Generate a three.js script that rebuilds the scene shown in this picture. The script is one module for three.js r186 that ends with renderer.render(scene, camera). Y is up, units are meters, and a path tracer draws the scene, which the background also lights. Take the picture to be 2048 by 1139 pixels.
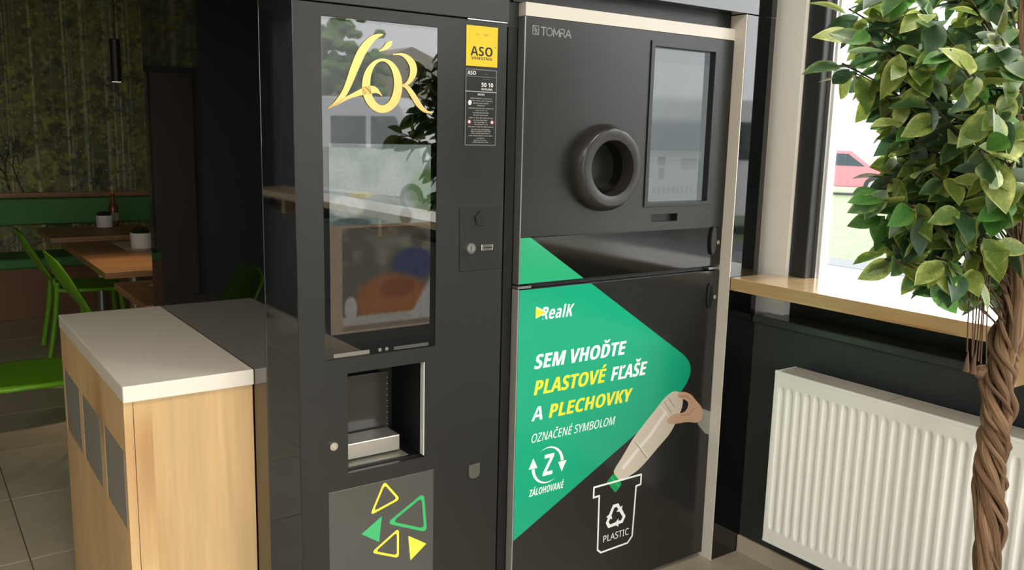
import * as THREE from 'three';
import { RoundedBoxGeometry } from 'three/addons/geometries/RoundedBoxGeometry.js';
import { mergeGeometries, toCreasedNormals } from 'three/addons/utils/BufferGeometryUtils.js';
import { RectAreaLightUniformsLib } from 'three/addons/lights/RectAreaLightUniformsLib.js';

// ------------------------------------------------------------------ camera, sky, exposure
const renderer = new THREE.WebGLRenderer({ antialias: true });
renderer.toneMapping = THREE.LinearToneMapping;
renderer.toneMappingExposure = 6.7;
renderer.shadowMap.enabled = true;
RectAreaLightUniformsLib.init();
const scene = new THREE.Scene();
const camera = new THREE.PerspectiveCamera(36.17, 2048 / 1139, 0.05, 300);
camera.position.set(-1.4563, 1.5, 2.0099);
camera.up.set(0.07913, 0.98511, -0.15261);
camera.lookAt(-0.88473, 1.32973, 1.20715);

// overcast sky: brighter towards the zenith, the same all round
{
  const w = 64, h = 32, d = new Float32Array(w * h * 4);
  for (let j = 0; j < h; j++) {
    const el = ((j + 0.5) / h - 0.5) * Math.PI, s = Math.max(0, Math.sin(el));
    const L = 0.75 * (1 + 0.7 * s);
    for (let i = 0; i < w; i++) d.set([L * 0.975, L * 0.99, L * 1.0, 1], (j * w + i) * 4);
  }
  const t = new THREE.DataTexture(d, w, h, THREE.RGBAFormat, THREE.FloatType);
  t.mapping = THREE.EquirectangularReflectionMapping; t.magFilter = THREE.LinearFilter; t.needsUpdate = true;
  scene.background = t; scene.backgroundIntensity = 1.0;
}

// warm white LED panels in the ceiling of the front area
const ledSpots = [[-3.2, 1.0], [-1.3, 1.2], [0.35, 1.3], [-3.2, 3.4], [-1.3, 3.4], [0.35, 3.4]];
for (const [x, z] of ledSpots) { const l = new THREE.RectAreaLight('#fff6ea', 2.2, 0.56, 0.56); l.position.set(x, 2.728, z); l.lookAt(x, 0, z); scene.add(l); }

// ------------------------------------------------------------------ helpers
let seed = 12345;
const rnd = () => { seed = (seed + 0x6D2B79F5) | 0; let t = Math.imul(seed ^ (seed >>> 15), 1 | seed); t = (t + Math.imul(t ^ (t >>> 7), 61 | t)) ^ t; return ((t ^ (t >>> 14)) >>> 0) / 4294967296; };
const rr = (a, b) => a + (b - a) * rnd();
const V = (x, y, z) => new THREE.Vector3(x, y, z);
const hash2 = (x, y, s = 0) => { let h = Math.imul(x | 0, 374761393) + Math.imul(y | 0, 668265263) + Math.imul(s | 0, 974711); h = Math.imul(h ^ (h >>> 13), 1274126177); return ((h ^ (h >>> 16)) >>> 0) / 4294967296; };
function noise2(x, y, per = 1e6, s = 0) {
  const xi = Math.floor(x), yi = Math.floor(y), fx = x - xi, fy = y - yi, u = fx * fx * (3 - 2 * fx), v = fy * fy * (3 - 2 * fy);
  const m = (k) => ((k % per) + per) % per, h = (i, j) => hash2(m(xi + i), m(yi + j), s);
  return (h(0, 0) * (1 - u) + h(1, 0) * u) * (1 - v) + (h(0, 1) * (1 - u) + h(1, 1) * u) * v;
}
function dataTex(w, h, fn, srgb = true) {
  const d = new Uint8Array(w * h * 4);
  for (let j = 0; j < h; j++) for (let i = 0; i < w; i++) { const c = fn(i / w, j / h); d.set([c[0], c[1], c[2], 255].map((v) => Math.max(0, Math.min(255, v))), (j * w + i) * 4); }
  const t = new THREE.DataTexture(d, w, h); t.wrapS = t.wrapT = THREE.RepeatWrapping; t.magFilter = THREE.LinearFilter; t.minFilter = THREE.LinearMipmapLinearFilter; t.generateMipmaps = true;
  if (srgb) t.colorSpace = THREE.SRGBColorSpace; t.needsUpdate = true; return t;
}
function canvasTex(w, h, draw) {
  const c = document.createElement('canvas'); c.width = w; c.height = h; draw(c.getContext('2d'), w, h);
  const t = new THREE.CanvasTexture(c); t.colorSpace = THREE.SRGBColorSpace; t.anisotropy = 4; return t;
}
const std = (o) => new THREE.MeshStandardMaterial(o);
const phys = (o) => new THREE.MeshPhysicalMaterial(o);
const taken = {};
function numbered(n) { const k = taken[n] = (taken[n] ?? -1) + 1; return k ? `${n}_${String(k).padStart(3, '0')}` : n; }
function thing(name, label, category, pos = [0, 0, 0], group) {
  const o = new THREE.Group(); o.name = numbered(name); o.position.set(...pos); o.userData = { label, category }; if (group) o.userData.group = group; scene.add(o); return o;
}
function struct(o, label, category) { o.userData.kind = 'structure'; if (label) { o.userData.label = label; o.userData.category = category; } return o; }
function part(name, geo, mat, parent = scene) {
  const m = new THREE.Mesh(geo, mat); m.name = parent === scene ? numbered(name) : name; m.castShadow = m.receiveShadow = true; parent.add(m); return m;
}
// uv in metres, from the position, by the main direction of each face
function metreUV(g, turn = false) {
  g = g.index ? g.toNonIndexed() : g; const p = g.attributes.position, n = g.attributes.normal, uv = new Float32Array(p.count * 2);
  for (let i = 0; i < p.count; i++) {
    const ax = Math.abs(n.getX(i)), ay = Math.abs(n.getY(i)), az = Math.abs(n.getZ(i)); let a, b;
    if (ax >= ay && ax >= az) { a = p.getZ(i); b = p.getY(i); } else if (ay >= az) { a = p.getX(i); b = p.getZ(i); } else { a = p.getX(i); b = p.getY(i); }
    uv[2 * i] = turn ? b : a; uv[2 * i + 1] = turn ? a : b;
  }
  g.setAttribute('uv', new THREE.BufferAttribute(uv, 2)); return g;
}
// box from bounds, rounded edges when r > 0
function bgeo(x0, x1, y0, y1, z0, z1, r = 0, seg = 2) {
  const w = x1 - x0, h = y1 - y0, d = z1 - z0;
  const g = r > 0 ? new RoundedBoxGeometry(w, h, d, seg, Math.min(r, w / 2.02, h / 2.02, d / 2.02)) : new THREE.BoxGeometry(w, h, d);
  g.translate((x0 + x1) / 2, (y0 + y1) / 2, (z0 + z1) / 2); return g;
}
const box = (name, b, mat, parent = scene, r = 0, turn = false) => part(name, metreUV(bgeo(...b, r), turn), mat, parent);
const cyl = (r0, r1, h, seg = 24) => new THREE.CylinderGeometry(r0, r1, h, seg);
const tube = (pts, r, seg = 24, rad = 8) => new THREE.TubeGeometry(new THREE.CatmullRomCurve3(pts.map((p) => p.isVector3 ? p : V(...p))), seg, r, rad);
const merge = (gs) => mergeGeometries(gs.map((g) => { const k = g.index ? g.toNonIndexed() : g; for (const a of Object.keys(k.attributes)) if (!['position', 'normal', 'uv'].includes(a)) k.deleteAttribute(a); return k; }));
const poly = (pts) => { const s = new THREE.Shape(); pts.forEach((p, i) => i ? s.lineTo(p[0], p[1]) : s.moveTo(p[0], p[1])); s.closePath(); return s; };
const extr = (shape, depth, bevel = 0) => new THREE.ExtrudeGeometry(shape, { depth, bevelEnabled: bevel > 0, bevelSize: bevel, bevelThickness: bevel, bevelSegments: 2, curveSegments: 16 });

// ------------------------------------------------------------------ materials
const oakTex = dataTex(512, 512, (u, v) => {
  const warp = noise2(u * 4, v * 2, 1e6, 3) * 0.6 + noise2(u * 9, v * 3, 1e6, 4) * 0.2;
  const f = noise2(u * 70 + warp * 2, v * 3, 1e6, 1), c = noise2(u * 14 + warp * 3, v * 1.6, 1e6, 2), k = noise2(u * 5, v * 4, 1e6, 9), p = noise2(u * 220, v * 9, 1e6, 7);
  const m = 0.93 + 0.06 * f + 0.10 * (c - 0.5) + 0.04 * (p - 0.5);
  const knot = Math.max(0, k - 0.72) * 2.2;
  return [212 * m - knot * 40, 178 * m - knot * 54, 128 * m - knot * 52];
});
const oakDark = dataTex(256, 256, (u, v) => { const f = noise2(u * 3, v * 70, 1e6, 1), c = noise2(u * 1.5, v * 12, 1e6, 2); const m = 0.8 + 0.2 * f + 0.2 * (c - 0.5); return [168 * m, 122 * m, 82 * m]; });
const M = {
  oak: std({ map: oakTex, roughness: 0.5 }),
  oakSill: phys({ map: oakTex, roughness: 0.3, clearcoat: 1, clearcoatRoughness: 0.12 }),
  table: std({ map: oakDark, roughness: 0.42 }),
  whiteTop: phys({ color: '#e9e2d6', roughness: 0.28, clearcoat: 0.25, clearcoatRoughness: 0.15 }),
  whiteWall: std({ color: '#f6f5f1', roughness: 0.85 }),
  plaster: std({ color: '#b9b6ae', roughness: 0.9 }),
  darkCeil: std({ color: '#4a4844', roughness: 0.9 }),
  dado: std({ color: '#343839', roughness: 0.42 }),
  black: std({ color: '#0d0e0e', roughness: 0.5 }),
  glossBlack: phys({ color: '#08090a', roughness: 0.03, ior: 1.75 }),
  anthracite: std({ color: '#2c2d2e', roughness: 0.45 }),
  machine: std({ color: '#232321', roughness: 0.36 }),
  machineDark: std({ color: '#1a1a18', roughness: 0.4 }),
  machineLight: std({ color: '#313130', roughness: 0.45 }),
  tomraMatte: std({ color: '#1d1f1d', roughness: 0.36 }),
  tomraGloss: phys({ color: '#121211', roughness: 0.09 }),
  lowerGloss: phys({ color: '#4f4e4a', roughness: 0.1 }),
  glass: phys({ color: '#020303', roughness: 0.015, ior: 1.9 }),
  trim: std({ color: '#d8d2c8', roughness: 0.5 }),
  alu: std({ color: '#9a9a98', roughness: 0.35, metalness: 0.8 }),
  chrome: std({ color: '#d9d9d7', roughness: 0.15, metalness: 1 }),
  steel: std({ color: '#d6d3cc', roughness: 0.3, metalness: 0.85 }),
  radiator: std({ color: '#f6f5f1', roughness: 0.35 }),
  radGrille: std({ color: '#c9c6be', roughness: 0.4 }),
  frame: std({ color: '#2b2c2d', roughness: 0.4 }),
  pvc: std({ color: '#f2f2ef', roughness: 0.4 }),
  pane: phys({ color: '#ffffff', roughness: 0, transmission: 1, thickness: 0, ior: 1.5 }),
  green: phys({ color: '#2aa877', roughness: 0.2 }),
  lime: std({ color: '#6fae1c', roughness: 0.42 }),
  benchGreen: std({ color: '#4a8446', roughness: 0.6 }),
  brown: std({ color: '#7a563a', roughness: 0.6 }),
  doorBrown: std({ color: '#4a342a', roughness: 0.5 }),
  ceramic: std({ color: '#e6e2da', roughness: 0.4 }),
  plantDark: std({ color: '#20301a', roughness: 0.8 }),
  grey: std({ color: '#8b8a86', roughness: 0.6 }),
};
const tileMats = [0, 1, 2, 3].map((k) => std({ roughness: 0.3, map: dataTex(128, 128, (u, v) => { const n = noise2(u * 6, v * 6, 6, 20 + k) * 0.06 + noise2(u * 40, v * 40, 40, 30 + k) * 0.05 + 0.9 + k * 0.008; return [198 * n, 186 * n, 164 * n]; }) }));
const baseTile = std({ color: '#c4b9a4', roughness: 0.35 });
const grout = std({ color: '#6f675b', roughness: 0.9 });

// ------------------------------------------------------------------ the room
{
  const floor = new THREE.Group(); floor.name = 'floor'; struct(floor, 'beige square floor tiles with dark grout lines', 'floor'); scene.add(floor);
  box('grout_bed', [-4.6, 1.3, -0.2, -0.004, -6.2, 5.4], grout, floor);
  const tg = metreUV(bgeo(-0.298, 0.298, -0.02, 0, -0.298, 0.298, 0.002, 1));
  for (let i = -6; i <= 3; i++) for (let j = -8; j <= 9; j++) {
    const cx = -1.165 + 0.3 + 0.6 * i, cz = -1.255 + 0.3 + 0.6 * j;
    if (cx + 0.3 > 1.3 || cz < -6.2 || cz > 5.2) continue;
    part('tile', tg, tileMats[Math.floor(hash2(i, j, 5) * 4)], floor).position.set(cx, 0, cz);
  }
  const ceil = new THREE.Group(); ceil.name = 'ceiling'; struct(ceil, 'plain ceiling above the room', 'ceiling'); scene.add(ceil);
  box('ceiling_slab', [-4.8, 1.3, 2.75, 2.95, -1.2, 5.4], M.plaster, ceil);
  box('ceiling_slab', [-4.8, 1.3, 2.75, 2.95, -6.2, -1.2], M.darkCeil, ceil);
}
for (const [x, z] of ledSpots) {
  const t = thing('ceiling_light', 'square white LED panel set in the ceiling', 'light', [x, 2.75, z], 'LED ceiling panels');
  box('frame', [-0.3, 0.3, -0.014, 0, -0.3, 0.3], M.pvc, t, 0.004); box('diffuser_light', [-0.285, 0.285, -0.019, -0.014, -0.285, 0.285], std({ color: '#ffffff', emissive: '#fff6ea', emissiveIntensity: 0.5 }), t);
}
// right wall: dado with cap, white pilaster, lintel; the window fills the rest
const wallR = new THREE.Group(); wallR.name = 'wall_right'; struct(wallR, 'window wall with white pilaster and charcoal lower part', 'wall'); scene.add(wallR);
box('pilaster', [1.061, 1.17, 0, 2.75, -6.2, 0.1145], M.whiteWall, wallR);
box('lintel', [1.06, 1.3, 2.4, 2.75, 0.115, 5.4], M.anthracite, wallR);
box('pier', [1.06, 1.3, 0, 2.4, 5.0, 5.4], M.anthracite, wallR);
const dadoW = new THREE.Group(); dadoW.name = 'wall_dado'; struct(dadoW, 'charcoal lower wall with a cap under the window', 'wall'); scene.add(dadoW);
box('dado', [1.0, 1.3, 0, 0.868, 0.0465, 5.0], M.dado, dadoW);
box('dado_cap', [0.985, 1.1, 0.868, 0.896, 0.046, 5.0], std({ color: '#3a3e3f', roughness: 0.22 }), dadoW, 0.006);
box('under_sill_panel', [1.1, 1.3, 0.868, 0.99, 0.115, 5.0], M.black, dadoW);  // black colour stands in for the shade under the ledge
const bb = box('baseboard_right', [0.988, 1.0, 0, 0.066, 0.046, 5.0], baseTile, scene, 0.003); struct(bb, 'beige tile baseboard under the radiator', 'baseboard');

// window in the right wall
{
  const w = new THREE.Group(); w.name = 'window_1'; struct(w, 'large window with charcoal frame beside the white pilaster', 'window'); scene.add(w);
  const zs = [0.115, 1.6, 4.93];
  box('frame_rail', [1.075, 1.13, 2.33, 2.4, 0.115, 5.0], M.frame, w, 0.004);
  box('frame_rail', [1.15, 1.2, 0.99, 1.03, 0.115, 5.0], M.pvc, w, 0.004);
  zs.forEach((z, i) => {
    box('frame_post', [1.075, 1.13, 0.99, 2.4, z, z + 0.07], M.frame, w, 0.006);
    const f = box('glazing_bead', [1.112, 1.122, 1.036, 2.34, z + 0.07, z + 0.082], M.alu, w);
    if (i < 2) box('pane', [1.155, 1.156, 1.03, 2.36, z + 0.03, zs[i + 1] + 0.04], M.pane, w);
  });
  box('outer_jamb', [1.131, 1.17, 1.0, 2.4, 0.115, 0.2], M.pvc, w);
}
// front wall behind the viewer: a glazed shop front
{
  const w = new THREE.Group(); w.name = 'wall_front'; struct(w, 'glazed front wall', 'wall'); scene.add(w);
  box('wall_piece', [-4.8, 1.3, 2.45, 2.75, 5.2, 5.4], M.whiteWall, w);
  box('wall_piece', [-4.8, 1.3, -0.2, 0.1, 5.2, 5.4], M.whiteWall, w);
  box('wall_piece', [-4.8, -4.2, 0.1, 2.45, 5.2, 5.4], M.whiteWall, w);
  box('wall_piece', [0.75, 1.3, 0.1, 2.45, 5.2, 5.4], M.anthracite, w);
  const v = new THREE.Group(); v.name = 'window_2'; struct(v, 'shop front window', 'window'); scene.add(v);
  for (let i = 0; i <= 3; i++) { const x = -4.2 + 4.95 / 3 * i; box('frame_post', [x - 0.03, x + 0.03, 0.1, 2.45, 5.27, 5.33], M.frame, v); if (i < 3) box('pane', [x + 0.03, x + 1.62, 0.1, 2.45, 5.3, 5.301], M.pane, v); }
}
const wl = box('wall_left', [-4.8, -4.6, -0.2, 2.75, -6.2, 5.4], M.plaster); struct(wl, 'plain left wall', 'wall');

// back wall with the birch forest wallpaper
const birch = canvasTex(2048, 1024, (c, W, H) => {
  const lit = (h) => '#' + [1, 3, 5].map((i) => Math.min(255, Math.round(parseInt(h.slice(i, i + 2), 16) * 1.45)).toString(16).padStart(2, '0')).join('');
  c.fillStyle = lit('#4c4a33'); c.fillRect(0, 0, W, H);
  const blot = (n, cols, y0, y1, s0, s1, a) => { for (let i = 0; i < n; i++) { c.globalAlpha = a * rr(0.5, 1); c.fillStyle = lit(cols[Math.floor(rnd() * cols.length)]); c.beginPath(); c.ellipse(rnd() * W, rr(y0, y1), rr(s0, s1), rr(s0, s1) * rr(0.5, 1.1), rnd() * 3, 0, 7); c.fill(); } };
  blot(500, ['#5d5c3a', '#6e6a3c', '#3b3d33', '#4b4d45', '#7a7644'], 0, H, 20, 70, 0.35);
  const trunk = (x, w, tone) => {
    c.globalAlpha = 0.85; c.fillStyle = lit(tone); c.beginPath(); const b = rr(-10, 10);
    c.moveTo(x, H); c.quadraticCurveTo(x + b, H / 2, x + b * 0.5, 0); c.lineTo(x + b * 0.5 + w * 0.7, 0); c.quadraticCurveTo(x + b + w * 0.85, H / 2, x + w, H); c.fill();
    for (let i = 0; i < w * 3; i++) { c.globalAlpha = rr(0.3, 0.8); c.fillStyle = '#211f1b'; const y = rnd() * H; c.fillRect(x + rnd() * w * 0.8, y, rr(1, w * 0.45), rr(1, 5)); }
  };
  for (let i = 0; i < 120; i++) trunk(rnd() * W, rr(3, 9), ['#6f6c5f', '#5c5a50', '#84806f'][i % 3]);
  blot(2600, ['#6b6a34', '#7e7a3c', '#55582c', '#8a8445', '#37382a', '#2b2c26'], 0, H * 0.62, 3, 13, 0.5);
  for (let i = 0; i < 22; i++) trunk(rnd() * W, rr(9, 20), ['#6a675b', '#7d796b', '#55534a'][i % 3]);
  blot(1500, ['#6b6a34', '#7e7a3c', '#4e5230', '#33352b', '#2a2b26', '#44504c'], 0, H * 0.8, 6, 20, 0.55);
  const branch = (x, y, a, l, w) => { if (l < 8) return; c.globalAlpha = 0.7; c.strokeStyle = '#1d1c19'; c.lineWidth = w; const X = x + Math.cos(a) * l, Y = y + Math.sin(a) * l; c.beginPath(); c.moveTo(x, y); c.lineTo(X, Y); c.stroke(); branch(X, Y, a + rr(-0.6, 0.1), l * 0.78, w * 0.75); branch(X, Y, a + rr(-0.1, 0.6), l * 0.74, w * 0.7); };
  for (let i = 0; i < 14; i++) branch(rnd() * W, rr(H * 0.6, H), -Math.PI / 2 + rr(-0.6, 0.6), rr(40, 80), rr(3, 8));
  blot(9000, ['#7b7738', '#8c8540', '#62622f', '#9a9350', '#302f25', '#25251f', '#4a5550'], 0, H, 2, 8, 0.5);
  blot(900, ['#8d8a7c', '#a19d8d', '#5a594e'], H * 0.5, H, 1, 4, 0.6);
  c.globalAlpha = 1;
});
birch.wrapS = birch.wrapT = THREE.RepeatWrapping;
{
  const w = new THREE.Group(); w.name = 'wall_back'; struct(w, 'back wall papered with a dim birch forest print', 'wall'); scene.add(w);
  box('wall_slab', [-4.8, 1.3, -0.2, 2.75, -6.2, -6.002], M.anthracite, w);
  const g = new THREE.PlaneGeometry(3.38, 2.75); const m = part('wallpaper', g, std({ map: birch, roughness: 0.8 }), w); m.position.set(-0.63, 1.375, -6.0); birch.repeat.set(0.6, 1);
  box('dado_rail', [-1.85, 1.06, 0.905, 0.945, -6.0, -5.965], M.table, w, 0.004);
  const d = new THREE.Group(); d.name = 'door_1'; struct(d, 'dark brown door mirrored in the glossy black side panel', 'door'); scene.add(d);
  box('door_leaf', [-2.26, -1.9, 0, 1.95, -6.0, -5.95], M.doorBrown, d, 0.004);
  box('door_frame', [-2.29, -1.87, 1.95, 2.0, -6.0, -5.94], M.black, d);
  box('door_frame', [-2.32, -2.27, 0, 2.0, -6.0, -5.94], M.black, d);
}

// ------------------------------------------------------------------ surround of the machines
{
  const s = thing('machine_surround', 'glossy black panel surround boxing in the two machines', 'surround');
  box('flank_panel', [0.857, 1.0, 0, 1.901, -0.8, 0.045], M.glossBlack, s, 0.0015);
  box('reveal_trim', [0.853, 0.857, 0, 1.901, -0.03, 0.0445], M.trim, s);
  box('fascia_panel', [-0.675, 1.001, 1.903, 2.75, -0.8, 0.045], M.glossBlack, s, 0.0015);
  box('soffit_panel', [-0.03, 0.853, 1.858, 1.903, -0.1, -0.02], M.machineDark, s);
  box('top_trim', [0, 0.853, 1.8215, 1.858, -0.1, -0.001], M.trim, s, 0.001);
  box('top_infill', [-0.674, -0.06, 1.797, 1.903, -0.1, 0.006], M.machineLight, s, 0.002);
  box('infill_strip', [-0.06, -0.004, 1.79, 1.903, -0.1, -0.03], M.machineDark, s);
  box('filler_strip', [-0.035, -0.004, 0, 1.79, -0.1, -0.032], M.machineDark, s);
  box('side_panel', [-0.757, -0.675, 0, 2.75, -1.08, 0.02], M.glossBlack, s, 0.002);
  box('rear_panel', [-0.675, 1.06, 0, 2.75, -1.08, -1.06], M.black, s);
}

// ------------------------------------------------------------------ reverse vending machine
const G = { W: 0.852, k: 1500 };
function skewText(c, str, x, y, w, h, font, color, skew = 0.2) {   // world metres: left end of baseline, width, cap height
  const k = G.k, H0 = 1.04 * k; c.save(); c.font = `${font} 100px sans-serif`; c.textBaseline = 'alphabetic';
  const m = c.measureText(str).width || 1; c.setTransform(w * k / m, 0, -skew * h * k / 72, h * k / 72, x * k, H0 - (y - 0.016) * k); c.fillStyle = color; c.fillText(str, 0, 0); c.restore();
}
const doorPrint = canvasTex(1278, 1560, (c, W, H) => {
  const k = G.k, P = (p) => [p[0] * k, H - (p[1] - 0.016) * k];
  const path = (pts, close = true) => { c.beginPath(); pts.forEach((p, i) => i ? c.lineTo(...P(p)) : c.moveTo(...P(p))); if (close) c.closePath(); };
  const smooth = (pts) => { c.beginPath(); const n = pts.length, mid = (a, b) => [(a[0] + b[0]) / 2, (a[1] + b[1]) / 2]; c.moveTo(...P(mid(pts[n - 1], pts[0]))); for (let i = 0; i < n; i++) c.quadraticCurveTo(...P(pts[i]), ...P(mid(pts[i], pts[(i + 1) % n]))); c.closePath(); };
  c.fillStyle = '#2a2927'; c.fillRect(0, 0, W, H);
  // green arrow with a rounded tip
  c.fillStyle = '#19a47c'; c.beginPath(); c.moveTo(...P([-0.01, 1.07])); c.lineTo(...P([0.262, 1.062]));
  c.lineTo(...P([0.690, 0.781])); c.quadraticCurveTo(...P([0.745, 0.742]), ...P([0.737, 0.705])); c.quadraticCurveTo(...P([0.73, 0.672]), ...P([0.69, 0.64])); c.lineTo(...P([0.475, 0.522])); c.lineTo(...P([-0.015, 0.272])); c.closePath(); c.fill();
  // shop logo
  skewText(c, 'RealK', 0.078, 0.961, 0.122, 0.038, 'bold', '#f4f6f2', 0.22);
  c.fillStyle = '#f4f6f2'; path([[0.062, 0.966], [0.062, 1.003], [0.105, 0.983]]); c.fill();
  c.fillStyle = '#19a47c'; path([[0.072, 0.955], [0.083, 0.955], [0.093, 0.972], [0.078, 0.972]]); c.fill();
  c.fillStyle = '#f1d93c'; path([[0.061, 0.968], [0.061, 1.000], [0.098, 0.982]]); c.fill();
  const YEL = '#f3e13c', WHT = '#f3f5f2';
  skewText(c, 'SEM VHOĎTE', 0.058, 0.812, 0.366, 0.044, 'bold', WHT); skewText(c, 'SEM VHOĎTE', 0.060, 0.812, 0.366, 0.044, 'bold', WHT);
  skewText(c, 'PLASTOVÉ', 0.057, 0.731, 0.286, 0.045, 'bold', YEL); skewText(c, 'PLASTOVÉ', 0.059, 0.731, 0.286, 0.045, 'bold', YEL);
  skewText(c, 'FĽAŠE', 0.365, 0.731, 0.156, 0.045, 'bold', WHT); skewText(c, 'FĽAŠE', 0.367, 0.731, 0.156, 0.045, 'bold', WHT);
  skewText(c, 'A', 0.056, 0.651, 0.042, 0.043, 'bold', WHT);
  skewText(c, 'PLECHOVKY', 0.117, 0.650, 0.342, 0.043, 'bold', YEL); skewText(c, 'PLECHOVKY', 0.119, 0.650, 0.342, 0.043, 'bold', YEL);
  skewText(c, 'OZNAČENÉ SYMBOLOM', 0.055, 0.582, 0.34, 0.027, '', WHT);
  skewText(c, 'ZÁLOHOVANÉ', 0.055, 0.410, 0.134, 0.022, 'bold', WHT, 0.15);
  // deposit symbol
  skewText(c, 'Z', 0.103, 0.466, 0.042, 0.068, 'bold', WHT, 0.1);
  const arc = (a0, a1, grow) => { c.fillStyle = WHT; c.beginPath(); const q = []; for (let i = 0; i <= 24; i++) { const t = i / 24, a = a0 + (a1 - a0) * t; q.push([a, 0.0565 + 0.006 * t, 0.0565 - 0.006 * t]); } const at = (a, r) => P([0.125 + Math.cos(a) * r, 0.499 + Math.sin(a) * r]); q.forEach((e, i) => i ? c.lineTo(...at(e[0], e[1])) : c.moveTo(...at(e[0], e[1]))); q.reverse().forEach((e) => c.lineTo(...at(e[0], e[2]))); c.closePath(); c.fill(); };
  arc(2.2, 0.05, 1); arc(2.2 + Math.PI, Math.PI + 0.05, 1);
  c.fillStyle = WHT; path([[0.165, 0.500], [0.199, 0.500], [0.181, 0.466]]); c.fill(); path([[0.051, 0.498], [0.085, 0.498], [0.068, 0.532]]); c.fill();
  // hand and sleeve in the printed picture
  c.fillStyle = '#8b8b82'; path([[0.795, 0.572], [0.852, 0.548], [0.852, 0.462], [0.83, 0.472], [0.79, 0.512]]); c.fill();
  // bottle
  c.fillStyle = '#cdc2b0'; smooth([[0.399, 0.412], [0.404, 0.428], [0.430, 0.455], [0.456, 0.487], [0.482, 0.52], [0.535, 0.565], [0.579, 0.602], [0.619, 0.637], [0.656, 0.653], [0.685, 0.648], [0.708, 0.624], [0.708, 0.588], [0.69, 0.555], [0.672, 0.525], [0.650, 0.498], [0.598, 0.462], [0.546, 0.421], [0.506, 0.397], [0.465, 0.386], [0.437, 0.372]]); c.fill();
  c.strokeStyle = '#e2dbce'; c.lineWidth = 22; path([[0.44, 0.42], [0.50, 0.47], [0.56, 0.515], [0.63, 0.585]], false); c.stroke();
  c.strokeStyle = '#a3978a'; c.lineWidth = 6; for (const [a, b] of [[[0.49, 0.505], [0.55, 0.435]], [[0.618, 0.622], [0.655, 0.575]], [[0.635, 0.635], [0.668, 0.595]]]) { path([a, b], false); c.stroke(); }
  c.strokeStyle = '#e6e1d6'; c.lineWidth = 4; for (const [a, b] of [[[0.495, 0.505], [0.556, 0.436]], [[0.60, 0.61], [0.665, 0.54]]]) { path([a, b], false); c.stroke(); }
  c.fillStyle = '#1f9e5c'; path([[0.373, 0.388], [0.378, 0.394], [0.398, 0.411], [0.404, 0.410], [0.437, 0.372], [0.437, 0.364], [0.418, 0.346], [0.410, 0.345]]); c.fill(); c.strokeStyle = '#57c08a'; c.lineWidth = 4; path([[0.392, 0.402], [0.428, 0.360]], false); c.stroke();
  c.fillStyle = '#c79f85'; smooth([[0.673, 0.634], [0.694, 0.648], [0.747, 0.630], [0.772, 0.602], [0.81, 0.57], [0.815, 0.53], [0.789, 0.515], [0.742, 0.53], [0.684, 0.532], [0.642, 0.538], [0.632, 0.555], [0.662, 0.57], [0.714, 0.566], [0.732, 0.577], [0.738, 0.598], [0.722, 0.612], [0.696, 0.62]]); c.fill();
  c.strokeStyle = '#9d7862'; c.lineWidth = 4; path([[0.70, 0.56], [0.745, 0.556], [0.77, 0.575]], false); c.stroke(); path([[0.69, 0.63], [0.73, 0.622], [0.75, 0.605]], false); c.stroke();
  // bin outline, recycling arrows, word
  c.strokeStyle = '#f3f5f2'; c.lineWidth = 10; c.lineJoin = 'round'; path([[0.318, 0.382], [0.527, 0.382], [0.527, 0.347], [0.506, 0.345], [0.499, 0.168], [0.479, 0.148], [0.360, 0.145], [0.345, 0.158], [0.342, 0.348], [0.318, 0.347]]); c.stroke();
  for (let i = 0; i < 3; i++) {
    const a = Math.PI / 2 + i * 2 * Math.PI / 3, R = (x, y) => [0.419 + x * Math.cos(a - Math.PI / 2) - y * Math.sin(a - Math.PI / 2), 0.258 + x * Math.sin(a - Math.PI / 2) + y * Math.cos(a - Math.PI / 2)];
    c.fillStyle = '#f3f5f2'; path([R(-0.030, 0.014), R(-0.014, 0.044), R(0.010, 0.044), R(0.020, 0.028), R(0.028, 0.033), R(0.026, 0.010), R(0.002, 0.016), R(0.010, 0.022), R(0.004, 0.032), R(-0.008, 0.032), R(-0.019, 0.008)]); c.fill();
  }
  skewText(c, 'PLASTIC', 0.365, 0.178, 0.118, 0.024, '', '#f3f5f2', 0);
});
const rvmScreen = canvasTex(256, 448, (c, W, H) => {
  c.fillStyle = '#a9b3b4'; c.fillRect(0, 0, W, H);
  c.fillStyle = '#9ba6a8'; c.fillRect(0, 0, W, 40); c.fillStyle = '#bcc4c3'; c.fillRect(10, H * 0.66, W - 20, 26);
  c.fillStyle = '#8b9695'; c.fillRect(W * 0.22, H * 0.70, 30, 26); c.fillRect(W * 0.24, H * 0.775, 22, 34); c.fillStyle = '#98a3a1'; c.fillRect(W * 0.6, H * 0.71, 70, 34);
  c.fillStyle = '#97a19f'; for (let i = 0; i < 9; i++) c.fillRect(40 + i * 20, H * 0.90, 12, 20);
});
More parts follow.
